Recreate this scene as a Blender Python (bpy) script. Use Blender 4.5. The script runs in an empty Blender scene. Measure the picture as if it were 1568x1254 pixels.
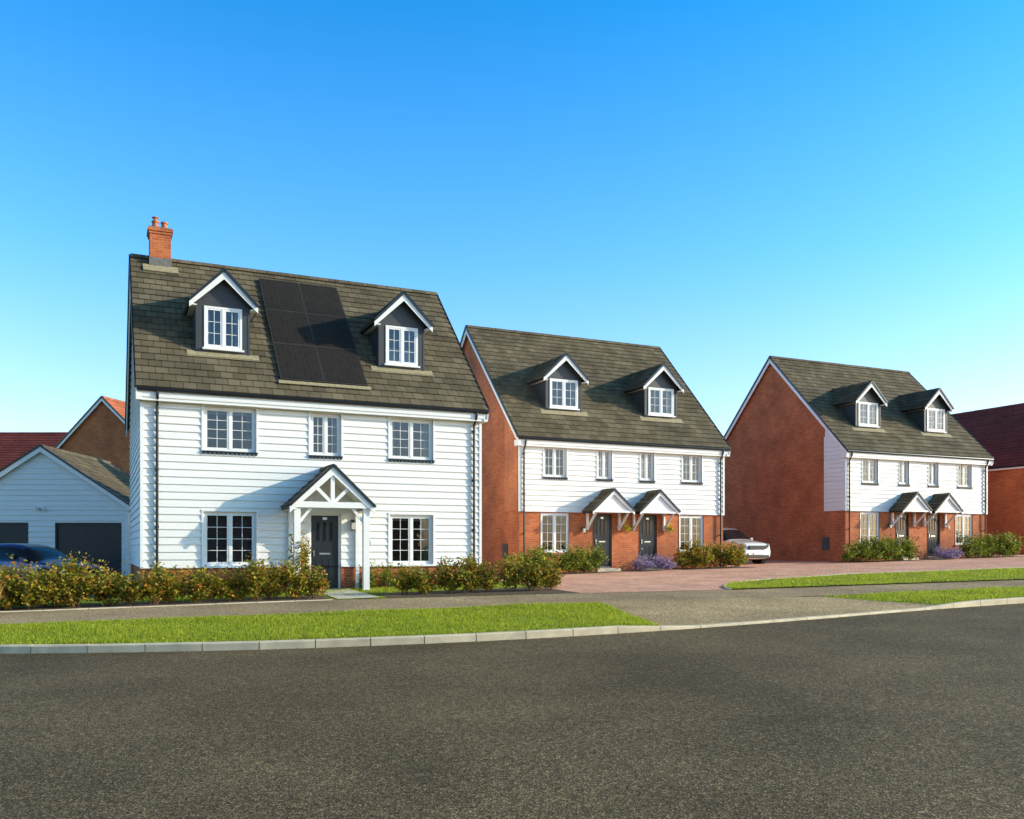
import bpy, math, random
import numpy as np
from mathutils import Vector, Matrix
random.seed(7); rng=np.random.default_rng(7)
R=math.radians
scene=bpy.context.scene
EYE=1.27
# ------------------------------------------------------------------ materials
def newmat(name):
    m=bpy.data.materials.new(name); m.use_nodes=True
    nt=m.node_tree; b=nt.nodes['Principled BSDF']; return m,nt,b
def N(nt,t,**k):
    n=nt.nodes.new(t)
    for a,v in k.items():
        if a in n.inputs.keys(): n.inputs[a].default_value=v
        else: setattr(n,a,v)
    return n
def c4(c): return (c[0],c[1],c[2],1)
def pmat(name,c,rough=.6,var=.12,scale=3,bump=0,bscale=40,metal=0,spec=.5,stretch=None):
    m,nt,b=newmat(name); L=nt.links.new
    tc=N(nt,'ShaderNodeTexCoord')
    src=tc.outputs['Object']
    if stretch:
        mp=N(nt,'ShaderNodeMapping'); mp.inputs['Scale'].default_value=stretch; L(src,mp.inputs[0]); src=mp.outputs[0]
    n=N(nt,'ShaderNodeTexNoise'); n.inputs['Scale'].default_value=scale; n.inputs['Detail'].default_value=6
    L(src,n.inputs['Vector'])
    r=N(nt,'ShaderNodeValToRGB'); L(n.outputs['Fac'],r.inputs[0])
    r.color_ramp.elements[0].position=.3; r.color_ramp.elements[1].position=.7
    r.color_ramp.elements[0].color=c4([x*(1-var) for x in c]); r.color_ramp.elements[1].color=c4([min(1,x*(1+var)) for x in c])
    L(r.outputs[0],b.inputs['Base Color'])
    b.inputs['Roughness'].default_value=rough; b.inputs['Metallic'].default_value=metal
    b.inputs['Specular IOR Level'].default_value=spec
    if bump:
        n2=N(nt,'ShaderNodeTexNoise'); n2.inputs['Scale'].default_value=bscale; L(src,n2.inputs['Vector'])
        bp=N(nt,'ShaderNodeBump'); bp.inputs['Strength'].default_value=bump; bp.inputs['Distance'].default_value=.01
        L(n2.outputs['Fac'],bp.inputs['Height']); L(bp.outputs[0],b.inputs['Normal'])
    return m
def brickmat(name,c1,c2,mortar,bw=.225,rh=.075,ms=.01,var=.25,rough=.85,bumps=.4,bias=0,spec=.3):
    m,nt,b=newmat(name); L=nt.links.new
    tc=N(nt,'ShaderNodeTexCoord')
    br=N(nt,'ShaderNodeTexBrick'); L(tc.outputs['UV'],br.inputs['Vector'])
    br.inputs['Scale'].default_value=1; br.inputs['Brick Width'].default_value=bw; br.inputs['Row Height'].default_value=rh
    br.inputs['Mortar Size'].default_value=ms; br.inputs['Mortar Smooth'].default_value=.2; br.inputs['Bias'].default_value=bias
    br.inputs['Color1'].default_value=c4(c1); br.inputs['Color2'].default_value=c4(c2); br.inputs['Mortar'].default_value=c4(mortar)
    n=N(nt,'ShaderNodeTexNoise'); n.inputs['Scale'].default_value=.9; n.inputs['Detail'].default_value=8; L(tc.outputs['Object'],n.inputs['Vector'])
    mr=N(nt,'ShaderNodeMapRange'); mr.inputs[1].default_value=.3; mr.inputs[2].default_value=.7; mr.inputs[3].default_value=1-var; mr.inputs[4].default_value=1+var
    L(n.outputs['Fac'],mr.inputs[0])
    mx=N(nt,'ShaderNodeVectorMath',operation='SCALE'); L(br.outputs['Color'],mx.inputs[0]); L(mr.outputs[0],mx.inputs['Scale'])
    L(mx.outputs[0],b.inputs['Base Color']); b.inputs['Roughness'].default_value=rough; b.inputs['Specular IOR Level'].default_value=spec
    bp=N(nt,'ShaderNodeBump'); bp.inputs['Strength'].default_value=bumps; bp.inputs['Distance'].default_value=.008; bp.invert=True
    L(br.outputs['Fac'],bp.inputs['Height']); L(bp.outputs[0],b.inputs['Normal'])
    return m
def leafmat(name,cols,trans=.35):
    m,nt,b=newmat(name); L=nt.links.new
    g=N(nt,'ShaderNodeNewGeometry'); r=N(nt,'ShaderNodeValToRGB')
    L(g.outputs['Random Per Island'],r.inputs[0]); cr=r.color_ramp
    cr.elements[0].position=0; cr.elements[0].color=c4(cols[0]); cr.elements[1].position=1; cr.elements[1].color=c4(cols[-1])
    for i,c in enumerate(cols[1:-1],1):
        e=cr.elements.new(i/(len(cols)-1)); e.color=c4(c)
    L(r.outputs[0],b.inputs['Base Color']); b.inputs['Roughness'].default_value=.5; b.inputs['Specular IOR Level'].default_value=.3
    t=N(nt,'ShaderNodeBsdfTranslucent'); L(r.outputs[0],t.inputs['Color'])
    mx=N(nt,'ShaderNodeMixShader'); mx.inputs[0].default_value=trans
    L(b.outputs[0],mx.inputs[1]); L(t.outputs[0],mx.inputs[2])
    L(mx.outputs[0],nt.nodes['Material Output'].inputs['Surface'])
    return m
def asphalt(name,base,warm=1.0,s=1.0):
    m,nt,b=newmat(name); L=nt.links.new
    tc=N(nt,'ShaderNodeTexCoord')
    v=N(nt,'ShaderNodeTexVoronoi'); v.inputs['Scale'].default_value=70*s; L(tc.outputs['Object'],v.inputs['Vector'])
    n=N(nt,'ShaderNodeTexNoise'); n.inputs['Scale'].default_value=.35; n.inputs['Detail'].default_value=7; n.inputs['Roughness'].default_value=.6; L(tc.outputs['Object'],n.inputs['Vector'])
    n3=N(nt,'ShaderNodeTexNoise'); n3.inputs['Scale'].default_value=16; n3.inputs['Detail'].default_value=5; L(tc.outputs['Object'],n3.inputs['Vector'])
    rgb=N(nt,'ShaderNodeSeparateColor'); L(v.outputs['Color'],rgb.inputs[0])
    r=N(nt,'ShaderNodeValToRGB'); L(rgb.outputs[0],r.inputs[0]); cr=r.color_ramp
    cr.elements[0].position=0; cr.elements[0].color=c4([x*.45 for x in base]); cr.elements[1].position=1; cr.elements[1].color=c4([min(1,x*2.2) for x in base])
    e=cr.elements.new(.75); e.color=c4(base)
    a=N(nt,'ShaderNodeMapRange'); a.inputs[1].default_value=.3;a.inputs[2].default_value=.7;a.inputs[3].default_value=.70;a.inputs[4].default_value=1.32; L(n.outputs['Fac'],a.inputs[0])
    a2=N(nt,'ShaderNodeMapRange'); a2.inputs[1].default_value=.3;a2.inputs[2].default_value=.7;a2.inputs[3].default_value=.7;a2.inputs[4].default_value=1.3; L(n3.outputs['Fac'],a2.inputs[0])
    mu=N(nt,'ShaderNodeMath',operation='MULTIPLY'); L(a.outputs[0],mu.inputs[0]); L(a2.outputs[0],mu.inputs[1])
    sc=N(nt,'ShaderNodeVectorMath',operation='SCALE'); L(r.outputs[0],sc.inputs[0]); L(mu.outputs[0],sc.inputs['Scale'])
    L(sc.outputs[0],b.inputs['Base Color']); b.inputs['Roughness'].default_value=.85; b.inputs['Specular IOR Level'].default_value=.1
    bp=N(nt,'ShaderNodeBump'); bp.inputs['Strength'].default_value=.6; bp.inputs['Distance'].default_value=.006
    L(v.outputs['Distance'],bp.inputs['Height']); L(bp.outputs[0],b.inputs['Normal'])
    return m
M={}
M['board']=pmat('white_weatherboard',(.83,.81,.76),.55,.04,1.5,.15,60,stretch=(.3,.3,6))
M['white']=pmat('white_upvc',(.85,.83,.79),.35,.02)
M['brick']=brickmat('red_brick',(.42,.082,.024),(.55,.140,.040),(.40,.22,.12))
M['brick2']=brickmat('light_red_brick',(.50,.12,.045),(.60,.17,.06),(.42,.26,.16))
M['tile']=brickmat('roof_tile',(.105,.084,.052),(.172,.140,.088),(.02,.018,.015),bw=.33,rh=.3,ms=.008,var=.24,rough=.8,bumps=.6,spec=.12)
M['redtile']=brickmat('red_roof_tile',(.19,.037,.028),(.26,.053,.04),(.06,.02,.015),bw=.2,rh=.12,ms=.01,var=.2)
M['orangetile']=brickmat('orange_roof_tile',(.42,.12,.05),(.5,.16,.07),(.15,.05,.03),bw=.2,rh=.12,ms=.01,var=.2)
M['dark']=pmat('dark_cladding',(.045,.046,.047),.5,.1,4)
M['black']=pmat('black_upvc',(.012,.013,.015),.3,.1)
M['door']=pmat('door_paint',(.014,.017,.022),.3,.1)
M['lead']=pmat('lead',(.16,.15,.13),.6,.3,12,.3)
M['leadtan']=pmat('lead_flashing_tan',(.34,.28,.16),.7,.25,12,.3)
M['pot']=pmat('terracotta',(.50,.16,.07),.7,.15,20)
M['stone']=pmat('kerb_stone',(.66,.54,.35),.8,.2,3,.4,60)
M['slab']=pmat('paving_slab',(.66,.58,.42),.8,.15,4,.3,60)
M['curtain']=pmat('curtain',(.50,.52,.52),.9,.12,3,stretch=(14,14,.4))
M['blind']=pmat('blind',(.16,.19,.19),.9,.3,3,stretch=(1,1,18))
M['room']=pmat('room_dark',(.03,.035,.04),.9,.3,1)
M['steel']=pmat('steel',(.6,.6,.6),.25,.05,metal=1)
M['soil']=pmat('soil',(.10,.06,.028),.95,.4,9,.8,25)
M['lampglass']=pmat('lamp_glass',(.5,.5,.45),.2,.05)
M['roller']=pmat('garage_door_paint',(.022,.024,.028),.4,.1)
M['teal']=pmat('pale_render',(.35,.45,.45),.8,.08)
M['road']=asphalt('road_asphalt',(.150,.107,.055))
M['path']=asphalt('footway_asphalt',(.40,.285,.16),s=1.2)
M['cross']=asphalt('crossover_asphalt',(.44,.31,.16),s=1.0)
M['pave']=brickmat('block_paving',(.66,.30,.19),(.80,.45,.30),(.30,.18,.12),bw=.2,rh=.1,ms=.007,var=.18,rough=.85)
def grassmat():
    m,nt,b=newmat('grass'); L=nt.links.new
    tc=N(nt,'ShaderNodeTexCoord')
    n=N(nt,'ShaderNodeTexNoise'); n.inputs['Scale'].default_value=1.6; n.inputs['Detail'].default_value=9; n.inputs['Roughness'].default_value=.7; L(tc.outputs['Object'],n.inputs['Vector'])
    r=N(nt,'ShaderNodeValToRGB'); L(n.outputs['Fac'],r.inputs[0]); cr=r.color_ramp
    cr.elements[0].position=.38; cr.elements[0].color=(.07,.10,.012,1); cr.elements[1].position=.66; cr.elements[1].color=(.38,.43,.035,1)
    L(r.outputs[0],b.inputs['Base Color']); b.inputs['Roughness'].default_value=.9; b.inputs['Specular IOR Level'].default_value=.1
    n2=N(nt,'ShaderNodeTexNoise'); n2.inputs['Scale'].default_value=30; n2.inputs['Detail'].default_value=4; L(tc.outputs['Object'],n2.inputs['Vector'])
    bp=N(nt,'ShaderNodeBump'); bp.inputs['Strength'].default_value=1; bp.inputs['Distance'].default_value=.04
    L(n2.outputs['Fac'],bp.inputs['Height']); L(bp.outputs[0],b.inputs['Normal']); return m
M['grass']=grassmat()
M['blade']=leafmat('grass_blade',[(.13,.19,.012),(.32,.39,.02),(.48,.52,.03),(.60,.58,.07)],.5)
M['leaf']=leafmat('shrub_leaf',[(.05,.065,.012),(.15,.18,.015),(.28,.29,.02),(.58,.46,.04),(.15,.19,.02),(.60,.21,.03),(.13,.15,.015),(.50,.38,.05),(.22,.06,.02)],.35)
M['leafg']=leafmat('shrub_leaf_green',[(.045,.065,.012),(.15,.19,.018),(.26,.31,.03),(.42,.40,.05),(.11,.14,.015)],.35)
M['straw']=leafmat('dry_grass',[(.45,.28,.07),(.62,.42,.14),(.38,.27,.07)],.45)
M['litter']=leafmat('leaf_litter',[(.20,.10,.03),(.36,.22,.07),(.12,.07,.03)],.1)
M['lav']=leafmat('lavender_bloom',[(.30,.17,.42),(.45,.3,.58),(.18,.22,.1),(.5,.38,.58)],.2)
M['yellow']=leafmat('yellow_bloom',[(.8,.5,.03),(.7,.6,.05),(.1,.16,.03)],.2)
M['stem']=pmat('stem',(.14,.055,.03),.9,.2)
def glassmat():
    m,nt,b=newmat('window_glass'); L=nt.links.new
    tr=N(nt,'ShaderNodeBsdfTransparent'); tr.inputs[0].default_value=(.62,.68,.68,1)
    gl=N(nt,'ShaderNodeBsdfGlossy'); gl.inputs['Roughness'].default_value=.02; gl.inputs[0].default_value=(.9,.95,1,1)
    fr=N(nt,'ShaderNodeFresnel'); fr.inputs[0].default_value=1.6
    ad=N(nt,'ShaderNodeMath',operation='ADD'); ad.inputs[1].default_value=.03; L(fr.outputs[0],ad.inputs[0])
    mx=N(nt,'ShaderNodeMixShader'); L(ad.outputs[0],mx.inputs[0]); L(tr.outputs[0],mx.inputs[1]); L(gl.outputs[0],mx.inputs[2])
    tc=N(nt,'ShaderNodeTexCoord'); n=N(nt,'ShaderNodeTexNoise'); n.inputs['Scale'].default_value=1.6; L(tc.outputs['Object'],n.inputs['Vector'])
    bp=N(nt,'ShaderNodeBump'); bp.inputs['Strength'].default_value=.15; bp.inputs['Distance'].default_value=.02; L(n.outputs['Fac'],bp.inputs['Height']); L(bp.outputs[0],gl.inputs['Normal'])
    L(mx.outputs[0],nt.nodes['Material Output'].inputs['Surface']); return m
M['glass']=glassmat()
def solarmat():
    m,nt,b=newmat('solar_cell'); L=nt.links.new
    tc=N(nt,'ShaderNodeTexCoord'); br=N(nt,'ShaderNodeTexBrick'); L(tc.outputs['UV'],br.inputs['Vector']); br.offset=0
    br.inputs['Scale'].default_value=1; br.inputs['Brick Width'].default_value=.157; br.inputs['Row Height'].default_value=.157; br.inputs['Mortar Size'].default_value=.003
    br.inputs['Color1'].default_value=(.020,.018,.015,1); br.inputs['Color2'].default_value=(.028,.024,.020,1); br.inputs['Mortar'].default_value=(.06,.05,.04,1)
    L(br.outputs['Color'],b.inputs['Base Color']); b.inputs['Roughness'].default_value=.5; b.inputs['Specular IOR Level'].default_value=.2; return m
M['solar']=solarmat()
M['panelframe']=pmat('panel_frame',(.06,.055,.05),.4,.1)
def paint(name,c):
    m,nt,b=newmat(name); b.inputs['Base Color'].default_value=c4(c); b.inputs['Roughness'].default_value=.3; b.inputs['Coat Weight'].default_value=1; b.inputs['Coat Roughness'].default_value=.04; b.inputs['Metallic'].default_value=.15
    return m
M['carblue']=paint('car_paint_blue',(.012,.025,.16)); M['carwhite']=paint('car_paint_white',(.82,.82,.82))
M['carglass']=pmat('car_glass',(.012,.015,.018),.06,.05,spec=.5)
M['rubber']=pmat('rubber',(.02,.02,.02),.8,.1)
# ------------------------------------------------------------------ builder
class MB:
    def __init__(s): s.v=[]; s.f=[]; s.m=[]; s.uv=[]; s.mats=[]
    def mi(s,k):
        if k not in s.mats: s.mats.append(k)
        return s.mats.index(k)
    def face(s,pts,mat,uv=None):
        pts=[Vector(p) for p in pts]
        if uv is None:
            n=Vector((0,0,0))
            for i in range(len(pts)):
                a,b=pts[i],pts[(i+1)%len(pts)]
                n+=a.cross(b)
            if n.length<1e-12: n=Vector((0,0,1))
            n.normalize()
            if abs(n.z)>.97: t=Vector((1,0,0)); b=Vector((0,1,0))
            else:
                t=Vector((-n.y,n.x,0)).normalized(); b=n.cross(t)
                if b.z<0: b=-b
            uv=[(p.dot(t),p.dot(b)) for p in pts]
        i=len(s.v); s.v+= [tuple(p) for p in pts]; s.f.append(tuple(range(i,i+len(pts)))); s.m.append(s.mi(mat)); s.uv+=uv
    def box(s,x0,x1,y0,y1,z0,z1,mat):
        P=[(x0,y0,z0),(x1,y0,z0),(x1,y1,z0),(x0,y1,z0),(x0,y0,z1),(x1,y0,z1),(x1,y1,z1),(x0,y1,z1)]
        for q in ((3,2,1,0),(4,5,6,7),(0,1,5,4),(1,2,6,5),(2,3,7,6),(3,0,4,7)): s.face([P[i] for i in q],mat)
    def beam(s,a,b,w,d,mat,nrm=(0,-1,0)):
        a=Vector(a);b=Vector(b);n=Vector(nrm).normalized(); t=(b-a).normalized(); p=t.cross(n).normalized()
        P=[]
        for e in (a,b):
            for (i,j) in ((-1,-1),(1,-1),(1,1),(-1,1)): P.append(e+p*(w/2*i)+n*(d/2*j))
        for q in ((3,2,1,0),(4,5,6,7),(0,1,5,4),(1,2,6,5),(2,3,7,6),(3,0,4,7)): s.face([P[i] for i in q],mat)
    def prism(s,poly,vec,mat,mat2=None):
        vec=Vector(vec); poly=[Vector(p) for p in poly]; top=[p+vec for p in poly]
        s.face(poly,mat); s.face(top[::-1],mat)
        for i in range(len(poly)):
            j=(i+1)%len(poly); s.face([poly[i],poly[j],top[j],top[i]],mat2 or mat)
    def cyl(s,a,b,r,mat,n=12,r2=None):
        a=Vector(a);b=Vector(b);t=(b-a).normalized(); r2=r if r2 is None else r2
        x=t.cross(Vector((0,0,1))); x=x.normalized() if x.length>1e-3 else Vector((1,0,0)); y=t.cross(x)
        A=[a+(x*math.cos(2*math.pi*i/n)+y*math.sin(2*math.pi*i/n))*r for i in range(n)]
        B=[b+(x*math.cos(2*math.pi*i/n)+y*math.sin(2*math.pi*i/n))*r2 for i in range(n)]
        for i in range(n):
            j=(i+1)%n; s.face([A[i],A[j],B[j],B[i]],mat)
        s.face(A[::-1],mat); s.face(B,mat)
    def finish(s,name,parent=None,bevel=0):
        me=bpy.data.meshes.new(name); me.from_pydata(s.v,[],s.f)
        for k in s.mats: me.materials.append(M[k])
        me.polygons.foreach_set('material_index',s.m)
        ul=me.uv_layers.new(name='UVMap'); ul.data.foreach_set('uv',[c for p in s.uv for c in p])
        me.update(); ob=bpy.data.objects.new(name,me); scene.collection.objects.link(ob)
        if parent: ob.parent=parent
        return ob
def empty(name,loc=(0,0,0),rz=0):
    e=bpy.data.objects.new(name,None); e.location=loc; e.rotation_euler=(0,0,rz); scene.collection.objects.link(e); e.empty_display_size=.5; return e
# ------------------------------------------------------------------ terrain
def G(u,v): return .021*min(max(u,-15),45)+.03*(min(max(v,-10),24.8)-24.8)
def sm(x): x=min(max(x,0),1); return x*x*(3-2*x)
def dip(u,v):
    a=sm((u-8.6)/1.6)*sm((18.3-u)/1.8); return -.085*a*min(max((17.4-v)/3.2,0),1)
KU=[-60,-30,-15,-8,-4,-1.4,2.4,6.05,9.57,13,16.5,20,40,90]; KV=[60,37,25.5,20.2,17.8,16.3,14.85,14.1,13.87,13.95,14.2,14.2,13.9,13.5]
def kerb(u):
    return float(sum(np.interp(u+d,KU,KV) for d in (-1.2,-.6,0,.6,1.2))/5)
def pnear(u): return float(np.interp(u,[-60,-30,-15,-8,-1.7,4.4,10.6,16.5,23,40,90],[65,41,28.5,23,19.65,18.87,18.1,16.85,16.4,16.3,15.9]))
def pback(u): return float(np.interp(u,[-60,-30,-15,-8,-1.9,5.1,10.5,15.6,25.3,40,90],[69,44.5,31.5,25.6,22.3,21.7,20.6,19.3,18.0,18.6,18.2]))
def sheet(mb,P,ns,nt_,dz,mat,hz=G):
    g=[]
    for i in range(ns+1):
        row=[]
        for j in range(nt_+1):
            u,v=P(i/ns,j/nt_); row.append((u,v,hz(u,v)+dz))
        g.append(row)
    for i in range(ns):
        for j in range(nt_): mb.face([g[i][j],g[i+1][j],g[i+1][j+1],g[i][j+1]],mat,uv=[(p[0],p[1]) for p in (g[i][j],g[i+1][j],g[i+1][j+1],g[i][j+1])])
def lerp(a,b,t): return a+(b-a)*t
def Gd(u,v): return G(u,v)+dip(u,v)
gb=MB()
ul=[-900,-300,-100,-40,-15,0,15,30,45,80,200,900]; vl=[-900,-200,-60,-10,0,12,24.8,40,80,200,900]
for i in range(len(ul)-1):
    for j in range(len(vl)-1):
        q=[(ul[i],vl[j]),(ul[i+1],vl[j]),(ul[i+1],vl[j+1]),(ul[i],vl[j+1])]
        gb.face([(a,b,G(a,b)-.14) for a,b in q],'grass')
USEG=[-60,-15,-8,-1.9,5.1,10.5,15.6,25.3,40,45,90]
def uat(s):
    x=s*(len(USEG)-1); i=min(int(x),len(USEG)-2); return lerp(USEG[i],USEG[i+1],x-i)
NS=(len(USEG)-1)*4
sheet(gb,lambda s,t:(uat(s),lerp(pback(uat(s)),max(24.8,pback(uat(s))),t)),NS,2,0,'grass')
def landv(s,t):
    u=uat(s); b=max(24.8,pback(u)); return (u,lerp(b,max(b,90),t))
sheet(gb,landv,NS,2,0,'grass')
gb.finish('ground')
rd=MB(); sheet(rd,lambda s,t:(lerp(-60,90,s),lerp(-9.9,kerb(lerp(-60,90,s)),t)),150,4,-.125,'road'); rd.finish('road')
pt=MB(); sheet(pt,lambda s,t:(lerp(-60,90,s),lerp(pnear(lerp(-60,90,s)),pback(lerp(-60,90,s)),t)),300,2,0,'path'); pt.finish('footway')
VL=lambda s,t:(lerp(-30,lerp(9.57,10.6,t),s),lerp(kerb(lerp(-30,lerp(9.57,10.6,t),s))+.125,pnear(lerp(-30,lerp(9.57,10.6,t),s)),t))
VC=lambda s,t:(lerp(lerp(9.57,10.6,t),lerp(17.3,16.2,t),s),lerp(kerb(lerp(lerp(9.57,10.6,t),lerp(17.3,16.2,t),s))+.125,pnear(lerp(lerp(9.57,10.6,t),lerp(17.3,16.2,t),s)),t))
VR=lambda s,t:(lerp(lerp(17.3,16.2,t),80,s),lerp(kerb(lerp(lerp(17.3,16.2,t),80,s))+.125,pnear(lerp(lerp(17.3,16.2,t),80,s)),t))
vg=MB(); sheet(vg,VL,160,10,0,'grass',Gd); vg.finish('grass_verge')
vc=MB(); sheet(vc,VC,30,10,0,'cross',Gd); vc.finish('driveway_crossover')
vr=MB(); sheet(vr,VR,200,10,0,'grass',Gd); vr.finish('grass_verge')
def gaf(u): return float(np.interp(u,[15.4,15.9,16.6,18,22.7,30,50,80],[19.4,20.2,20.9,21.5,22.2,21.7,21.4,21]))
pv=MB()
sheet(pv,lambda s,t:(lerp(11.4,80,s),lerp(pback(lerp(11.4,80,s))+.01,24.8,t)),200,3,.006,'pave')
for a,b in ((11.4,45),(45,80)): sheet(pv,lambda s,t:(lerp(a,b,s),lerp(24.8,48,t)),20,6,.006,'pave')
pv.finish('block_paved_forecourt')
GA=lambda s,t:(lerp(15.45,78,s),lerp(pback(lerp(15.45,78,s)),gaf(lerp(15.45,78,s)),t))
ga=MB(); sheet(ga,GA,250,4,.03,'grass'); 
ga.finish('lawn_strip')
ed=MB()
def kerbrun(mb,path,w,zt,zb,mat,gap=.008,side=1):
    for (a,b) in zip(path[:-1],path[1:]):
        a=Vector((a[0],a[1],0)); b=Vector((b[0],b[1],0)); t=(b-a).normalized(); n=Vector((-t.y,t.x,0))*side
        a2=a+t*gap; b2=b-t*gap
        q=[a2,b2,b2+n*w,a2+n*w]; jz=random.uniform(-.002,.002)
        top=[Vector((p.x,p.y,Gd(p.x,p.y)+zt+jz)) for p in q]; bot=[Vector((p.x,p.y,G(p.x,p.y)+zb)) for p in q]
        c=n*.02; f0=top[0]-Vector((0,0,.02)); f1=top[1]-Vector((0,0,.02)); t0=top[0]+c; t1=top[1]+c
        mb.face([t0,t1,top[2],top[3]],mat); mb.face([f0,f1,t1,t0],mat); mb.face([bot[0],bot[1],f1,f0],mat)
        mb.face([top[2],top[3],bot[3],bot[2]],mat); mb.face([top[0]-Vector((0,0,.02)),t0,top[3],bot[3],bot[0]],mat); mb.face([f1,t1,top[2],bot[2],bot[1]],mat)
kp=[]; u=-28
while u<78:
    kp.append((u,kerb(u)))
    s=(kerb(u+.1)-kerb(u))/.1; u+=.9/math.sqrt(1+s*s)
kb=MB(); kerbrun(kb,kp,.125,.006,-.16,'stone'); kb.finish('kerb')
ep=[(15.45,19.35)]; 
for x in (15.6,15.9,16.3,16.8,17.4,18.1,18.9): ep.append((x,gaf(x)))
x=19.8
while x<70: ep.append((x,gaf(x))); x+=.9
kerbrun(ed,ep,.06,.05,-.1,'stone')
x=-20
bp_=[]
while x<5.2: bp_.append((x,pback(x)-.02)); x+=.9
kerbrun(ed,bp_,.05,.02,-.1,'stone')
ed.finish('edging_kerb')
g1=MB()
sheet(g1,lambda s,t:(lerp(-3,5.2,s),lerp(pback(lerp(-3,5.2,s))+.05,23.3,t)),10,2,.006,'soil')
sheet(g1,lambda s,t:(lerp(6.6,11.4,s),lerp(pback(lerp(6.6,11.4,s))+.05,22.9,t)),10,2,.006,'soil')
sheet(g1,lambda s,t:(lerp(1.1,4.6,s),lerp(24.81,25.25,t)),4,1,.006,'soil')
sheet(g1,lambda s,t:(lerp(7.1,10.4,s),lerp(24.81,25.25,t)),4,1,.006,'soil')
g1.finish('planting_bed')
for (a,b,c,d) in ((13.6,17.4,28.7,30.5),(18.6,19.5,28.7,30.5),(20.7,24.2,28.7,30.5),(30.4,34.4,29.4,31.1),(35.5,36.5,29.4,31.1),(37.6,41.5,29.4,31.1)):
    g=MB(); sheet(g,lambda s,t:(lerp(a,b,s),lerp(c,d,t)),4,2,.012,'soil'); g.finish('planting_bed')
dp=MB()
for k in range(6):
    a=21.75+k*.5; b=a+.49
    for (x0,x1) in ((5.35,5.87),(5.88,6.4)):
        for (y0,y1) in ((a,min(b,24.8)),(max(a,24.8),b)):
            if y1-y0>.01: dp.face([(x0,y0,G(x0,y0)+.012),(x1,y0,G(x1,y0)+.012),(x1,y1,G(x1,y1)+.012),(x0,y1,G(x0,y1)+.012)],'slab')
dp.finish('garden_path')
dv=MB(); sheet(dv,lambda s,t:(lerp(-8,.9,s),lerp(25.8,40,t)),6,3,.006,'path'); dv.finish('driveway')
# ------------------------------------------------------------------ building parts
RH=.20
def wall_front(mb,u0,u1,z0,z1,V,ops,mode,mat,rh=RH,proud=.036):
    ops=[o for o in ops if o[3]>z0 and o[2]<z1]
    us=sorted(set([u0,u1]+[x for o in ops for x in o[:2]]))
    for a,b in zip(us[:-1],us[1:]):
        mid=(a+b)/2; holes=sorted([(o[2],o[3]) for o in ops if o[0]<mid<o[1]])
        segs=[];z=z0
        for h in holes:
            if h[0]>z: segs.append((z,h[0]))
            z=max(z,h[1])
        if z<z1: segs.append((z,z1))
        for (p,q) in segs:
            if mode=='brick': mb.face([(a,V,p),(b,V,p),(b,V,q),(a,V,q)],mat); continue
            i0=int(math.floor((p-z0)/rh)); z_=z0+i0*rh
            while z_<q-1e-6:
                lo=max(z_,p); hi=min(z_+rh,q); f=lambda z:V-.004-proud*(1-(z-z_)/rh)
                mb.face([(a,f(lo),lo),(b,f(lo),lo),(b,f(hi),hi),(a,f(hi),hi)],mat)
                mb.face([(a,V,lo),(b,V,lo),(b,f(lo),lo),(a,f(lo),lo)],mat)
                z_+=rh
    for o in ops:
        d=.12; a,b,p,q=o[:4]; p=max(p,z0); q=min(q,z1)
        for Q in ([(a,V-.02,p),(a,V+d,p),(a,V+d,q),(a,V-.02,q)],[(b,V-.02,p),(b,V+d,p),(b,V+d,q),(b,V-.02,q)],[(a,V-.02,q),(b,V-.02,q),(b,V+d,q),(a,V+d,q)],[(a,V-.02,p),(b,V-.02,p),(b,V+d,p),(a,V+d,p)]): mb.face(Q,mat)
def side_boards(mb,U,sgn,z0,half,mat,rh=RH,proud=.036,zmax=99):
    z=z0
    while True:
        A=half(z); B=half(min(z+rh,zmax))
        if A is None or A[1]-A[0]<.02: break
        if B is None: B=((A[0]+A[1])/2,)*2
        p=U+sgn*(proud+.004); t=U+sgn*.004; h=min(z+rh,zmax)
        mb.face([(p,A[0],z),(p,A[1],z),(t,B[1],h),(t,B[0],h)],mat)
        mb.face([(p,A[0],z),(p,A[1],z),(U,A[1],z),(U,A[0],z)],mat)
        z+=rh
        if z>=zmax-1e-6: break
def slope(mb,o,t,b,W,L,mat='tile',course=.3,lift=.034):
    o=Vector(o);t=Vector(t).normalized();b=Vector(b).normalized();n=t.cross(b)
    if n.z<0:n=-n
    k=max(1,round(L/course)); h=L/k
    for i in range(k):
        j=random.uniform(-.003,.003)
        a0=o+b*(i*h-.02)+n*(lift+.01+j); a1=o+b*((i+1)*h)+n*(.01)
        mb.face([a0,a0+t*W,a1+t*W,a1],mat,uv=[(0,i*.3+.004),(W,i*.3+.004),(W,i*.3+.296),(0,i*.3+.296)])
        c0=o+b*(i*h-.02)-n*.01
        mb.face([c0,c0+t*W,a0+t*W,a0],mat,uv=[(0,i*.3+.1),(W,i*.3+.1),(W,i*.3+.12),(0,i*.3+.12)])
    for s in (0,W):
        p=o+t*s; mb.face([p-n*.04,p+b*L-n*.04,p+b*L+n*.03,p+n*.03],mat)
    mb.face([o-n*.04-b*.02,o+t*W-n*.04-b*.02,o+t*W+b*L-n*.04,o+b*L-n*.04],'dark')
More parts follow.
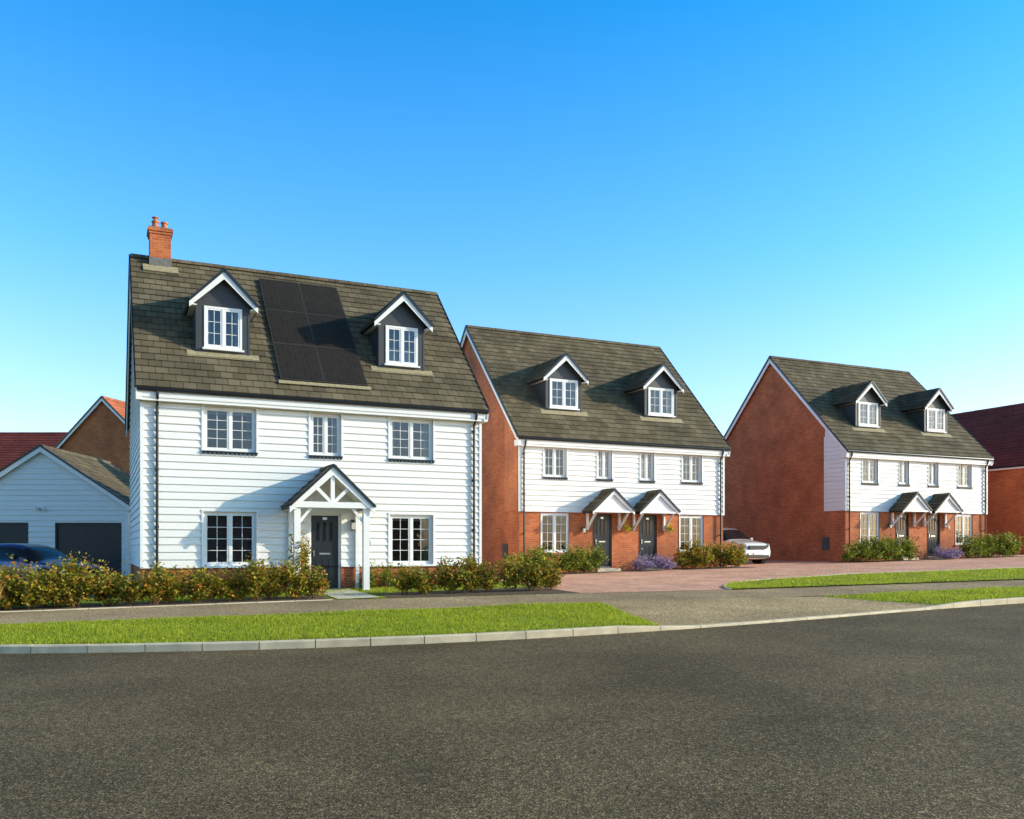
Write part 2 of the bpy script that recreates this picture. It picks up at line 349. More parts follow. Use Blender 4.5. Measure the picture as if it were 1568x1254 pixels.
def ridge(mb,a,b,mat='tile',w=.13,h=.07,seg=.45):
    a=Vector(a);b=Vector(b);L=(b-a).length;t=(b-a)/L;p=Vector((-t.y,t.x,0)).normalized();k=max(1,round(L/seg));z=Vector((0,0,1))
    for i in range(k):
        s=a+t*(i*L/k+.006);e=a+t*((i+1)*L/k-.006);j=random.uniform(0,.006)
        pr=[(-w,-h-.03),(-w*.75,-.01),(0,h*.45+j),(w*.75,-.01),(w,-h-.03)]
        for q in range(4):
            mb.face([s+p*pr[q][0]+z*pr[q][1],e+p*pr[q][0]+z*pr[q][1],e+p*pr[q+1][0]+z*pr[q+1][1],s+p*pr[q+1][0]+z*pr[q+1][1]],mat)
        for E in (s,e): mb.face([E+p*x+z*y for x,y in pr],mat)
def window(mb,a,b,p,q,V,cols=2,bars=(1,2),rec=.045,cover='mix',fw=.06):
    Y0=V+rec; Y1=Y0+.06
    for (x0,x1,z0,z1) in ((a,a+fw,p,q),(b-fw,b,p,q),(a+fw,b-fw,q-fw,q),(a+fw,b-fw,p,p+fw)): mb.box(x0,x1,Y0,Y1,z0,z1,'white')
    cw=(b-a-2*fw)/cols
    for i in range(1,cols): x=a+fw+cw*i; mb.box(x-.028,x+.028,Y0-.004,Y1,p+fw,q-fw,'white')
    for i in range(cols):
        x0=a+fw+cw*i+(.028 if i else 0); x1=a+fw+cw*(i+1)-(.028 if i<cols-1 else 0); z0=p+fw; z1=q-fw; s=.045
        for (c,d,e,f) in ((x0,x0+s,z0,z1),(x1-s,x1,z0,z1),(x0+s,x1-s,z0,z0+s),(x0+s,x1-s,z1-s,z1)): mb.box(c,d,Y0+.008,Y1,e,f,'white')
        x0+=s;x1-=s;z0+=s;z1-=s
        mb.face([(x0,Y0+.035,z0),(x1,Y0+.035,z0),(x1,Y0+.035,z1),(x0,Y0+.035,z1)],'glass')
        for k in range(1,bars[0]+1): x=x0+(x1-x0)*k/(bars[0]+1); mb.box(x-.007,x+.007,Y0+.022,Y0+.032,z0,z1,'white')
        for k in range(1,bars[1]+1): z=z0+(z1-z0)*k/(bars[1]+1); mb.box(x0,x1,Y0+.020,Y0+.030,z-.007,z+.007,'white')
    D=Y1+.5
    mb.face([(a,D,p),(b,D,p),(b,D,q),(a,D,q)],'room')
    for Q in ([(a,Y1,p),(a,D,p),(a,D,q),(a,Y1,q)],[(b,Y1,p),(b,D,p),(b,D,q),(b,Y1,q)],[(a,Y1,q),(b,Y1,q),(b,D,q),(a,D,q)],[(a,Y1,p),(b,Y1,p),(b,D,p),(a,D,p)]): mb.face(Q,'room')
    C=Y1+.12
    def curtain(x0,x1,z0,z1,mat):
        n=max(2,int((x1-x0)/.045)); 
        for k in range(n):
            xa=lerp(x0,x1,k/n);xb=lerp(x0,x1,(k+1)/n);ya=C+(.025 if k%2 else 0);yb=C+(0 if k%2 else .025)
            mb.face([(xa,ya,z0),(xb,yb,z0),(xb,yb,z1),(xa,ya,z1)],mat)
    w=b-a
    if cover=='blind':
        z=p+.02
        while z<q: mb.face([(a,C,z),(b,C,z),(b,C+.03,z+.035),(a,C+.03,z+.035)],'blind'); z+=.045
    elif cover=='curt':
        curtain(a,a+w*.17,p,q,'curtain'); curtain(b-w*.17,b,p,q,'curtain')
    elif cover=='half': curtain(a,b,p,p+(q-p)*.45,'curtain')
    elif cover=='drape': curtain(a,a+w*.12,p,q,'blind'); curtain(b-w*.16,b,p,q,'blind'); mb.face([(a,C-.02,q-.18),(b,C-.02,q-.18),(b,C-.02,q),(a,C-.02,q)],'curtain')
def dentil(mb,a,b,z,V):
    mb.box(a-.04,b+.04,V-.09,V+.04,z-.035,z+.002,'black')
    n=int((b-a+.04)/.11)
    for i in range(n+1):
        x=lerp(a-.02,b+.02-.05,i/n); mb.box(x,x+.05,V-.075,V-.0,z-.085,z-.035,'black')
def door(mb,a,b,p,q,V,kind=0):
    Y=V+.06; fw=.06
    for (x0,x1,z0,z1) in ((a,a+fw,p,q),(b-fw,b,p,q),(a+fw,b-fw,q-fw,q)): mb.box(x0,x1,Y-.01,Y+.07,z0,z1,'white' if kind else 'door')
    mb.box(a+fw,b-fw,Y+.015,Y+.06,p+.04,q-fw,'door'); mb.box(a,b,Y-.03,Y+.07,p-.02,p+.04,'steel')
    w=b-a-2*fw; x0=a+fw; zt=q-fw
    for i in range(3):
        c=x0+w*(.26+.24*i); 
        mb.box(c-.05,c+.05,Y+.005,Y+.016,zt-.75,zt-.16,'door'); mb.box(c-.034,c+.034,Y-.001,Y+.006,zt-.72,zt-.19,'carglass')
        mb.box(c-.07,c+.07,Y+.004,Y+.016,p+.2,p+.85,'door')
    mb.box(x0+w*.3,x0+w*.7,Y-.004,Y+.018,p+1.0,p+1.05,'steel')
    mb.box(x0+w*.07,x0+w*.11,Y-.04,Y+.018,p+.95,p+1.12,'steel')
    mb.box(x0+w*.42,x0+w*.58,Y-.004,Y+.018,zt-.12,zt-.05,'steel')
def dormer(mb,uc,V,hf,z0,ze,za,hr,ww,wz0,wz1,roofz,cover,cols=2):
    over=.22
    vb=V+.5
    while roofz(vb)<za+.15: vb+=.1
    f0,f1=uc-hf,uc+hf; a,b=uc-ww/2,uc+ww/2
    wall_front(mb,f0,f1,z0-.1,ze,V,[(a,b,wz0,wz1)],'brick','dark')
    rise=(za-ze)/hr
    mb.face([(f0,V,ze),(f1,V,ze),(f1,V,ze+ (hr-hf)*rise),(uc,V,za-.04),(f0,V,ze+(hr-hf)*rise)],'dark')
    for x in (f0,f1): mb.face([(x,V,z0-.3),(x,vb,z0-.3),(x,vb,ze+.1),(x,V,ze+.1)],'dark')
    mb.box(f0-.01,f0+.05,V-.012,V+.05,z0-.1,ze,'dark'); mb.box(f1-.05,f1+.01,V-.012,V+.05,z0-.1,ze,'dark')
    window(mb,a,b,wz0,wz1,V-.07,cols=cols,bars=(1,2),cover=cover)
    mb.box(a-.05,b+.05,V-.1,V+.03,wz0-.05,wz0-.002,'white')
    mb.face([(f0-.25,V-.16,roofz(V-.16)+.05),(f1+.25,V-.16,roofz(V-.16)+.05),(f1+.25,V+.02,roofz(V+.02)+.06),(f0-.25,V+.02,roofz(V+.02)+.06)],'leadtan')
    mb.box(f0-.28,f1+.28,V-.18,V-.14,roofz(V-.16)+.025,roofz(V-.16)+.055,'leadtan')
    L=math.hypot(hr,za-ze)
    slope(mb,(uc-hr,V-over,ze),(0,1,0),(hr,0,za-ze),vb-V+over,L,course=.26)
    slope(mb,(uc+hr,V-over,ze),(0,1,0),(-hr,0,za-ze),vb-V+over,L,course=.26)
    ridge(mb,(uc,V-over-.02,za+.05),(uc,vb,za+.05))
    for s in (-1,1):
        e=Vector((uc+s*hr,V-over-.02,ze-.09)); t=Vector((uc,V-over-.02,za-.09)); mb.prism([e+Vector((0,0,-.08)),t+Vector((0,0,-.12)),t+Vector((0,0,.085)),e+Vector((0,0,.07))],(0,.035,0),'white')
        mb.beam((uc+s*hr,V-over-.03,ze+.015),(uc,V-over-.03,za+.045),.07,.07,'black')
        mb.box(min(uc+s*hf,uc+s*hr),max(uc+s*hf,uc+s*hr),V-over+.02,vb-.3,ze-.1,ze-.07,'white')
        mb.box(min(uc+s*(hr-.03),uc+s*(hr+.0)),max(uc+s*(hr-.03),uc+s*(hr+.0)),V-over+.02,vb-.3,ze-.1,ze-.02,'black')
def eaves(mb,u0,u1,w0,w1,ve,ze,V):
    mb.box(w0-.03,w1+.03,ve+.06,V-.03,ze-.34,ze-.09,'white')
    mb.box(u0+.02,u1-.02,ve+.035,ve+.06,ze-.26,ze-.05,'white')
    mb.cyl((u0+.02,ve-.01,ze-.06),(u1-.02,ve-.01,ze-.06),.055,'black',10)
def downpipe(mb,u,ve,V,ztop,zb):
    r=.036
    mb.cyl((u,ve-.01,ztop-.08),(u,ve-.01,ztop-.2),r,'black'); mb.cyl((u,ve-.01,ztop-.18),(u,V-.085,ztop-.46),r,'black'); mb.cyl((u,V-.085,ztop-.44),(u,V-.085,zb),r,'black')
    z=ztop-.6
    while z>zb: mb.cyl((u,V-.085,z),(u,V-.085,z-.06),r+.012,'black'); mb.box(u-.05,u+.05,V-.05,V-.01,z-.05,z-.01,'black'); z-=1.5
def verge(mb,U,sgn,ve,ze,vr,zr,vb,white=True):
    for (a,za_,b,zb_) in ((ve,ze,vr,zr),(vb,ze,vr,zr)):
        A=Vector((U,a,za_));B=Vector((U,b,zb_))
        mb.prism([A+Vector((0,0,-.27)),B+Vector((0,0,-.27)),B+Vector((0,0,-.045)),A+Vector((0,0,-.045))],(-sgn*.03,0,0),'white')
        mb.prism([A+Vector((0,0,-.05)),B+Vector((0,0,-.05)),B+Vector((0,0,.06)),A+Vector((0,0,.06))],(sgn*.04,0,0),'black')
def mainroof(mb,u0,u1,ve,ze,vr,zr,vb):
    L=math.hypot(vr-ve,zr-ze); slope(mb,(u0,ve,ze),(1,0,0),(0,vr-ve,zr-ze),u1-u0,L)
    slope(mb,(u0,vb,ze),(1,0,0),(0,vr-vb,zr-ze),u1-u0,math.hypot(vb-vr,zr-ze))
    ridge(mb,(u0,vr,zr+.06),(u1,vr,zr+.06))
def truss(p,uc,F,pe,za,hr):
    p.box(uc-hr+.12,uc+hr-.12,F+.0,F+.12,pe-.04,pe+.12,'white'); p.box(uc-.055,uc+.055,F+.03,F+.1,pe+.12,za-.2,'white')
    for s in (-1,1): p.beam((uc+s*.05,F+.065,pe+.12),(uc+s*hr*.43,F+.065,pe+(za-pe)*.53),.09,.06,'white')
# ------------------------------------------------------------------ house 1
def house1():
    E=empty('detached_weatherboard_house',(0,0,0))
    u0,u1,V,ve,ze,vr,zr,vb=1.02,10.62,25.3,25.0,5.47,29.62,10.17,34.2
    e0,e1=.88,10.76
    rz=lambda v: ze+(v-ve)*(zr-ze)/(vr-ve)
    zb=.80
    wins=[(2.56,3.94,3.9,5.1,'drape'),(5.42,6.30,3.9,5.1,'curt'),(7.74,9.08,3.9,5.1,'curt'),(2.56,3.94,.80,2.27,'blind'),(7.74,9.08,.80,2.27,'drape')]
    dr=(5.40,6.30,.1,2.27)
    w=MB()
    wall_front(w,u0,u1,zb-.02,ze-.3,V,[x[:4] for x in wins]+[dr],'board','board')
    wall_front(w,u0+.02,u1-.02,-.2,zb-.02,V+.015,[dr],'brick','brick')
    w.box(u0-.02,dr[0],V-.045,V+.01,zb-.05,zb-.02,'white'); w.box(dr[1],u1+.02,V-.045,V+.01,zb-.05,zb-.02,'white')
    for x in (u0-.03,u1-.05): w.box(x,x+.08,V-.045,V+.08,zb-.03,ze-.3,'white')
    hb=V+.01; bk=vb-.3
    def half(z):
        if z<ze: return (hb,bk)
        k=(z-ze)/(zr-ze); a=lerp(ve,vr,k)+.05; b=lerp(vb,vr,k)-.05
        return (max(a,hb),min(b,bk)) if b-a>.05 else None
    side_boards(w,u0,-1,zb-.02,half,'board'); side_boards(w,u1,1,zb-.02,half,'board')
    for U in (u0+.01,u1-.01): w.face([(U,hb,-.2),(U,bk,-.2),(U,bk,zb),(U,hb,zb)],'brick')
    w.face([(u0,bk,-.2),(u1,bk,-.2),(u1,bk,ze),(u0,bk,ze)],'board')
    w.finish('walls',E)
    r=MB(); mainroof(r,e0,e1,ve,ze,vr,zr,vb); verge(r,e0,-1,ve,ze,vr,zr,vb); verge(r,e1,1,ve,ze,vr,zr,vb)
    for x in (e0,e1-.14): r.box(x+.005,x+.135,ve+.03,V+.1,ze-.34,ze-.12,'white')
    r.finish('roof',E)
    t=MB(); eaves(t,e0,e1,u0,u1,ve,ze,V)
    downpipe(t,1.40,ve,V,ze,.02); downpipe(t,10.38,ve,V,ze,.05)
    for x in wins[:3]: dentil(t,x[0],x[1],x[2],V)
    for x in wins[3:]: t.box(x[0]-.05,x[1]+.05,V-.07,V+.04,x[2]-.05,x[2]+.003,'white')
    for x in wins:
        a,b,p,q=x[:4]
        for (c,d,e,f) in ((a-.05,a,p,q),(b,b+.05,p,q),(a-.05,b+.05,q,q+.05)): t.box(c,d,V-.045,V+.01,e,f,'white')
    t.finish('trim_and_gutters',E)
    wi=MB()
    for x in wins: window(wi,*x[:4],V,cols=2,bars=(1,3),cover=x[4])
    wi.finish('windows',E)
    d=MB(); door(d,*dr,V,1); d.box(5.3,6.4,V-.5,V+.05,-.02,.08,'slab'); d.finish('front_door',E)
    dm=MB()
    for uc,cv in ((3.18,'curt'),(8.40,'half')): dormer(dm,uc,26.2,.72,6.62,8.08,8.98,.92,1.02,6.86,8.03,rz,cv)
    dm.finish('dormers',E)
    s=MB(); n=Vector((0,-(zr-ze),vr-ve)).normalized(); bdir=Vector((0,vr-ve,zr-ze)).normalized()
    S0=Vector((4.62,25.46,rz(25.46)))+n*.08
    for i in range(2):
        for j in range(3):
            o=S0+Vector((1,0,0))*(i*1.255)+bdir*(j*1.80)
            W=Vector((1.24,0,0)); H=bdir*1.785
            s.prism([o,o+W,o+W+H,o+H],n*.03,'panelframe')
            o2=o+n*.0325+Vector((.02,0,0))+bdir*.02; W2=Vector((1.2,0,0));H2=bdir*1.745
            s.face([o2,o2+W2,o2+W2+H2,o2+H2],'solar',uv=[(0,0),(1.2,0),(1.2,1.745),(0,1.745)])
    o=S0-bdir*.16-n*.02; s.prism([o-Vector((.06,0,0)),o+Vector((2.58,0,0)),o+Vector((2.58,0,0))+bdir*.14,o-Vector((.06,0,0))+bdir*.14],n*.02,'leadtan')
    s.finish('solar_panels',E)
    c=MB(); a,b,y0,y1=1.42,2.02,29.25,29.9
    c.box(a,b,y0,y1,9.6,10.85,'brick'); c.box(a-.03,b+.03,y0-.03,y1+.03,10.85,10.93,'brick'); c.box(a-.06,b+.06,y0-.06,y1+.06,10.93,11.02,'brick'); c.box(a-.02,b+.02,y0-.02,y1+.02,11.02,11.06,'lead')
    c.box(a-.02,b+.02,y0-.03,y1+.02,9.6,10.12,'lead'); 
    yb=y0-.22; c.prism([(a-.2,yb,rz(yb)+.06),(b+.2,yb,rz(yb)+.06),(b+.2,y0+.02,rz(y0+.02)+.06),(a-.2,y0+.02,rz(y0+.02)+.06)],(0,-.02,.02),'leadtan')
    for x in (a+.17,b-.17):
        c.cyl((x,29.57,11.06),(x,29.57,11.30),.11,'pot',14,.085); c.cyl((x,29.57,11.28),(x,29.57,11.32),.11,'pot',14)
    c.cyl((a+.17,29.57,11.32),(a+.17,29.57,11.42),.06,'pot',10); c.cyl((a+.17,29.57,11.42),(a+.17,29.57,11.44),.1,'pot',10)
    c.finish('chimney',E)
    p=MB(); uc=5.80; F=24.15; hr=1.17; za=3.5; pe=2.42; L=math.hypot(hr,za-pe)
    slope(p,(uc-hr,F,pe),(0,1,0),(hr,0,za-pe),V-F-.02,L,course=.26); slope(p,(uc+hr,F,pe),(0,1,0),(-hr,0,za-pe),V-F-.02,L,course=.26); ridge(p,(uc,F-.02,za+.05),(uc,V-.03,za+.05))
    for s in (-1,1):
        e=Vector((uc+s*hr,F-.02,pe-.09)); t=Vector((uc,F-.02,za-.09)); p.prism([e+Vector((0,0,-.1)),t+Vector((0,0,-.14)),t+Vector((0,0,.085)),e+Vector((0,0,.07))],(0,.04,0),'white')
        p.beam((uc+s*hr,F-.03,pe+.01),(uc,F-.03,za+.045),.07,.08,'black')
        x=uc+s*.95; p.box(x-.085,x+.085,F+.06,F+.22,-.02,pe+.02,'white'); p.box(x-.11,x+.11,F+.035,F+.245,-.02,.14,'white'); p.box(x-.05,x+.05,V-.12,V-.045,.0,pe,'white')
        p.box(x-.05,x+.05,F+.22,V-.045,pe-.02,pe+.1,'white')
        p.beam((x-s*.05,F+.14,pe-.45),(x-s*.4,F+.14,pe-.02),.07,.07,'white')
        p.box(min(x,uc+s*hr),max(x,uc+s*hr),F+.03,V-.045,pe-.1,pe-.07,'white')
        p.face([(uc+s*(hr-.1),F+.05,pe+.0),(uc+s*.01,F+.05,za-.11),(uc+s*.01,V-.045,za-.11),(uc+s*(hr-.1),V-.045,pe+.0)],'white')
        p.box(min(uc+s*hr,uc+s*(hr-.05)),max(uc+s*hr,uc+s*(hr-.05)),F+.02,V-.045,pe-.09,pe-.0,'black')
    truss(p,uc,F,pe,za,hr)
    p.finish('porch',E)
    l=MB()
    x=6.62; l.box(x-.04,x+.04,V-.07,V-.02,1.95,2.1,'black'); l.box(x-.05,x+.05,V-.18,V-.07,1.82,2.02,'lampglass'); l.prism([(x-.07,V-.2,2.02),(x+.07,V-.2,2.02),(x,V-.12,2.1)],(0,.14,0),'black')
    l.box(x-.06,x+.06,V-.19,V-.07,1.8,1.82,'black'); l.box(7.02,7.16,V-.05,V-.02,1.35,1.5,'steel')
    l.finish('wall_lantern',E)
    return E
house1()
# ------------------------------------------------------------------ semis
def semi(name,du,dv,dz,ret,covers):
    E=empty(name,(du,dv,dz))
    u0,u1,V,ve,ze,vr,zr,vb=14.36,23.86,30.45,30.2,5.47,35.4,10.70,40.6
    e0,e1=14.2,24.02; g=.42; mid=2.70
    rz=lambda v: ze+(v-ve)*(zr-ze)/(vr-ve)
    up=[(15.39,16.37,4.0,5.18),(17.74,18.40,4.0,5.18),(19.72,20.38,4.0,5.18),(21.75,22.73,4.0,5.18)]
    lo=[(15.27,16.50,1.12,2.64),(21.62,22.85,1.12,2.64)]
    drs=[(17.58,18.42,.52,2.62),(19.70,20.54,.52,2.62)]
    w=MB()
    wall_front(w,u0,u1,mid,ze-.3,V,up,'board','board'); wall_front(w,u0+.0,u1,g-.4,mid,V+.02,lo+drs,'brick','brick')
    w.box(u0-.03,u1+.03,V-.05,V+.015,mid-.03,mid,'white')
    for x in (u0-.03,u1-.05): w.box(x,x+.08,V-.045,V+.06,mid,ze-.3,'white')
    bk=vb-.25
    for U,s in ((u0,-1),(u1,1)):
        w.face([(U,V+.02,g-.4),(U,bk,g-.4),(U,bk,ze-.13),(U,V+.02,ze-.13)],'brick')
        w.face([(U,ve+.0,ze-.13),(U,vb,ze-.13),(U,vr,zr-.05)],'brick')
        rt=V+1.25
        if ret=='board':
            def half(z):
                a=V+.02
                if z<ze-.2: return (a,rt)
                k=(z-ze)/(zr-ze); aa=lerp(ve,vr,k)+.3
                return (max(a,aa),rt) if rt-max(a,aa)>.03 else None
            side_boards(w,U,s,mid,half,'board'); w.box(min(U,U+s*.04),max(U,U+s*.04),rt,rt+.05,mid,ze+.75,'white')
        else:
            x=U+s*.03
            w.face([(x,V,mid),(x,rt,mid),(x,rt,rz(rt)-.3),(x,V+.02,ze-.2)],'brick2'); w.face([(x,V,mid),(x,rt,mid),(U,rt,mid),(U,V,mid)],'brick2'); w.face([(x,rt,mid),(U,rt,mid),(U,rt,rz(rt)-.3),(x,rt,rz(rt)-.3)],'brick2')
        mx=U+s*.03; w.box(min(U,mx),max(U,mx),V+1.0,V+1.45,g+.45,g+1.05,'dark')
    w.face([(u0,bk,g-.4),(u1,bk,g-.4),(u1,bk,ze),(u0,bk,ze)],'brick')
    for (a,b,p,q) in lo: w.box(a-.06,b+.06,V-.03,V+.06,p-.08,p-.002,'brick2')
    w.finish('walls',E)
    r=MB(); mainroof(r,e0,e1,ve,ze,vr,zr,vb); verge(r,e0,-1,ve,ze,vr,zr,vb); verge(r,e1,1,ve,ze,vr,zr,vb)
    for x in (e0,e1-.14): r.box(x+.005,x+.135,ve+.03,V+.1,ze-.34,ze-.12,'white')
    r.finish('roof',E)
    t=MB(); eaves(t,e0,e1,u0,u1,ve,ze,V); downpipe(t,u0+.17,ve,V,ze,g); downpipe(t,u1-.2,ve,V,ze,g)
    for x in up: dentil(t,x[0],x[1],x[2],V)
    for x in up:
        a,b,p,q=x
        for (c,d,e,f) in ((a-.04,a,p,q),(b,b+.04,p,q),(a-.04,b+.04,q,q+.04)): t.box(c,d,V-.045,V+.01,e,f,'white')
    t.finish('trim_and_gutters',E)
    wi=MB()
    for i,x in enumerate(up): window(wi,*x,V,cols=2,bars=(1,2),cover=covers[i])
    for i,x in enumerate(lo): window(wi,*x,V+.0,cols=2,bars=(1,3),cover=covers[4+i])
    wi.finish('windows',E)
    d=MB()
    for q in drs: door(d,*q,V,0); d.box(q[0]-.1,q[1]+.1,V-.5,V+.1,q[2]-.35,q[2]-.02,'slab')
    d.finish('front_doors',E)
    dm=MB()
    for uc,cv in ((16.77,covers[6]),(21.37,covers[7])): dormer(dm,uc,31.4,.80,6.67,7.98,8.92,1.0,1.26,6.84,7.98,rz,cv,cols=2)
    dm.finish('dormers',E)
    p=MB()
    for uc in (18.0,20.12):
        F=29.6; hr=.93; za=3.52; pe=2.72; L=math.hypot(hr,za-pe)
        slope(p,(uc-hr,F,pe),(0,1,0),(hr,0,za-pe),V-F-.02,L,course=.24); slope(p,(uc+hr,F,pe),(0,1,0),(-hr,0,za-pe),V-F-.02,L,course=.24); ridge(p,(uc,F-.02,za+.05),(uc,V-.03,za+.05))
        p.face([(uc-hr+.1,F+.06,pe),(uc+hr-.1,F+.06,pe),(uc,F+.06,za-.12)],'white')
        p.box(uc-hr+.08,uc+hr-.08,F+.0,F+.07,pe-.06,pe+.02,'white')
        for s in (-1,1):
            e=Vector((uc+s*hr,F-.02,pe-.08)); t_=Vector((uc,F-.02,za-.08)); p.prism([e+Vector((0,0,-.06)),t_+Vector((0,0,-.08)),t_+Vector((0,0,.075)),e+Vector((0,0,.06))],(0,.04,0),'white')
            p.beam((uc+s*hr,F-.03,pe+.01),(uc,F-.03,za+.04),.06,.07,'black')
            x=uc+s*.72
            p.box(x-.04,x+.04,V-.1,V-.0,pe-.72,pe-.02,'white'); p.box(x-.04,x+.04,F+.07,V-.1,pe-.06,pe+.02,'white')
            p.beam((x,V-.08,pe-.65),(x,F+.12,pe-.05),.07,.07,'white',nrm=(1,0,0))
            p.box(min(uc+s*hr,uc+s*(hr-.04)),max(uc+s*hr,uc+s*(hr-.04)),F+.02,V-.045,pe-.09,pe-.0,'black')
    p.finish('door_canopies',E)
    l=MB()
    for x in (17.1,21.0):
        l.box(x-.03,x+.03,V-.06,V+.02,2.0,2.1,'black'); l.box(x-.05,x+.05,V-.15,V-.06,1.9,2.05,'lampglass')
    l.finish('wall_lanterns',E)
    return E
semi('semi_detached_house',0,0,0,'brick',['blind','curt','blind','curt','drape','curt','curt','curt'])
semi('semi_detached_house',16.93,.6,.35-.01,'board',['curt','drape','blind','drape','curt','curt','curt','drape'])
# ------------------------------------------------------------------ simple gabled buildings (local frame: gable front at y=0)
def gabled(name,loc,rz,hw,depth,zeave,zapex,wall,roofm,board=False,ov=.18,ovf=.2,garage=False,fcol='white'):
    E=empty(name,loc,rz); w=MB()
    pit=(zapex-zeave)/(hw+ov)
    if board:
        ops=[(-2.85,-.5,-.1,2.23),(.45,2.85,-.1,2.23)] if garage else []
        wall_front(w,-hw,hw,-.1,zeave-.05,0,ops,'board','board')
        z=zeave-.05
        while z<zapex-.15:
            a=(zapex-z)/pit-.02; b=max((zapex-z-RH)/pit-.02,0); a=min(a,hw);b=min(b,hw)
            w.face([(-a,-.04,z),(a,-.04,z),(b,-.004,z+RH),(-b,-.004,z+RH)],'board'); w.face([(-a,-.04,z),(a,-.04,z),(a,0,z),(-a,0,z)],'board'); z+=RH
        for x in (-hw,hw):
            side_boards(w,x,1 if x>0 else -1,-.1,lambda z:(0,depth),'board',zmax=zeave)
            w.box(x-.05,x+.05,-.05,.04,-.1,zeave-.05,'white')
    else:
        w.face([(-hw,0,-1),(hw,0,-1),(hw,0,zeave),(0,0,zapex-.05),(-hw,0,zeave)],wall)
        for x in (-hw,hw): w.face([(x,0,-1),(x,depth,-1),(x,depth,zeave),(x,0,zeave)],wall)
    w.face([(-hw,depth,-1),(hw,depth,-1),(hw,depth,zeave),(0,depth,zapex-.05),(-hw,depth,zeave)],wall)
    w.finish('walls',E)
    r=MB(); H=hw+ov; L=math.hypot(H,zapex-zeave)
    for s in (-1,1): slope(r,(s*H,-ovf,zeave),(0,1,0),(-s*H,0,zapex-zeave),depth+2*ovf,L,roofm)
    ridge(r,(0,-ovf,zapex+.05),(0,depth+ovf,zapex+.05),roofm)
    for y in (-ovf,depth+ovf):
        for s in (-1,1):
            e=Vector((s*H,y-.02,zeave-.08));t=Vector((0,y-.02,zapex-.08)); r.prism([e+Vector((0,0,-.12)),t+Vector((0,0,-.12)),t+Vector((0,0,.06)),e+Vector((0,0,.06))],(0,.04,0),fcol)
            r.beam((s*H,y-.03,zeave+.0),(0,y-.03,zapex+.03),.07,.07,'black')
    for s in (-1,1): r.cyl((s*H,-ovf,zeave-.06),(s*H,depth+ovf,zeave-.06),.055,'black',8); r.box(min(s*hw,s*H),max(s*hw,s*H),-ovf+.03,depth+ovf,zeave-.2,zeave-.1,fcol)
    r.finish('roof',E)
    if garage:
        d=MB()
        for (a,b,p,q) in ops:
            z=0.0
            while z<2.2: d.box(a+.05,b-.05,.06,.09,z,z+.085,'roller'); z+=.095
            d.box(a,b,.1,.13,0,2.23,'roller')
            for (x0,x1,z0,z1) in ((a,a+.05,0,q),(b-.05,b,0,q),(a+.05,b-.05,q-.06,q)): d.box(x0,x1,-.01,.1,z0,z1,'roller')
        d.finish('garage_doors',E)
        l=MB(); l.box(-.1,.1,-.08,-.03,2.75,2.83,'white'); l.box(-.16,-.04,-.2,-.06,2.68,2.78,'lampglass'); l.cyl((.08,-.1,2.72),(.08,-.16,2.66),.05,'white'); l.finish('security_light',E)
    return E
def x2uv(x,y,th=R(24.8)): return (x*math.cos(th)+y*math.sin(th), -x*math.sin(th)+y*math.cos(th))
gabled('garage',(-1.86,37.2,0),R(-21.5),3.05,6.0,2.88,5.02,'board','tile',board=True,garage=True)
gabled('brick_house',(.3,55.0,0),R(-38),4.3,10,5.6,9.7,'brick','orangetile')
gabled('brick_house',(50.2,31.5,.35),0,4.9,11,5.45,9.55,'brick','redtile')
gabled('brick_house',(-2.0,70.5,0),R(65),4.5,11,5.3,9.4,'brick','redtile')
gabled('rendered_house',(-11.0,69.0,0),R(-20),3.0,9,5.4,8.1,'teal','tile')
for i,u in enumerate((-34,-20,-6,8,22)): gabled('brick_house',(u,-27-(i%2)*2,-.9),R(180),4.6,10,5.2,9.4,'brick' if i%2 else 'brick2','tile')  # unseen plain shells across the street, added for the windows to reflect
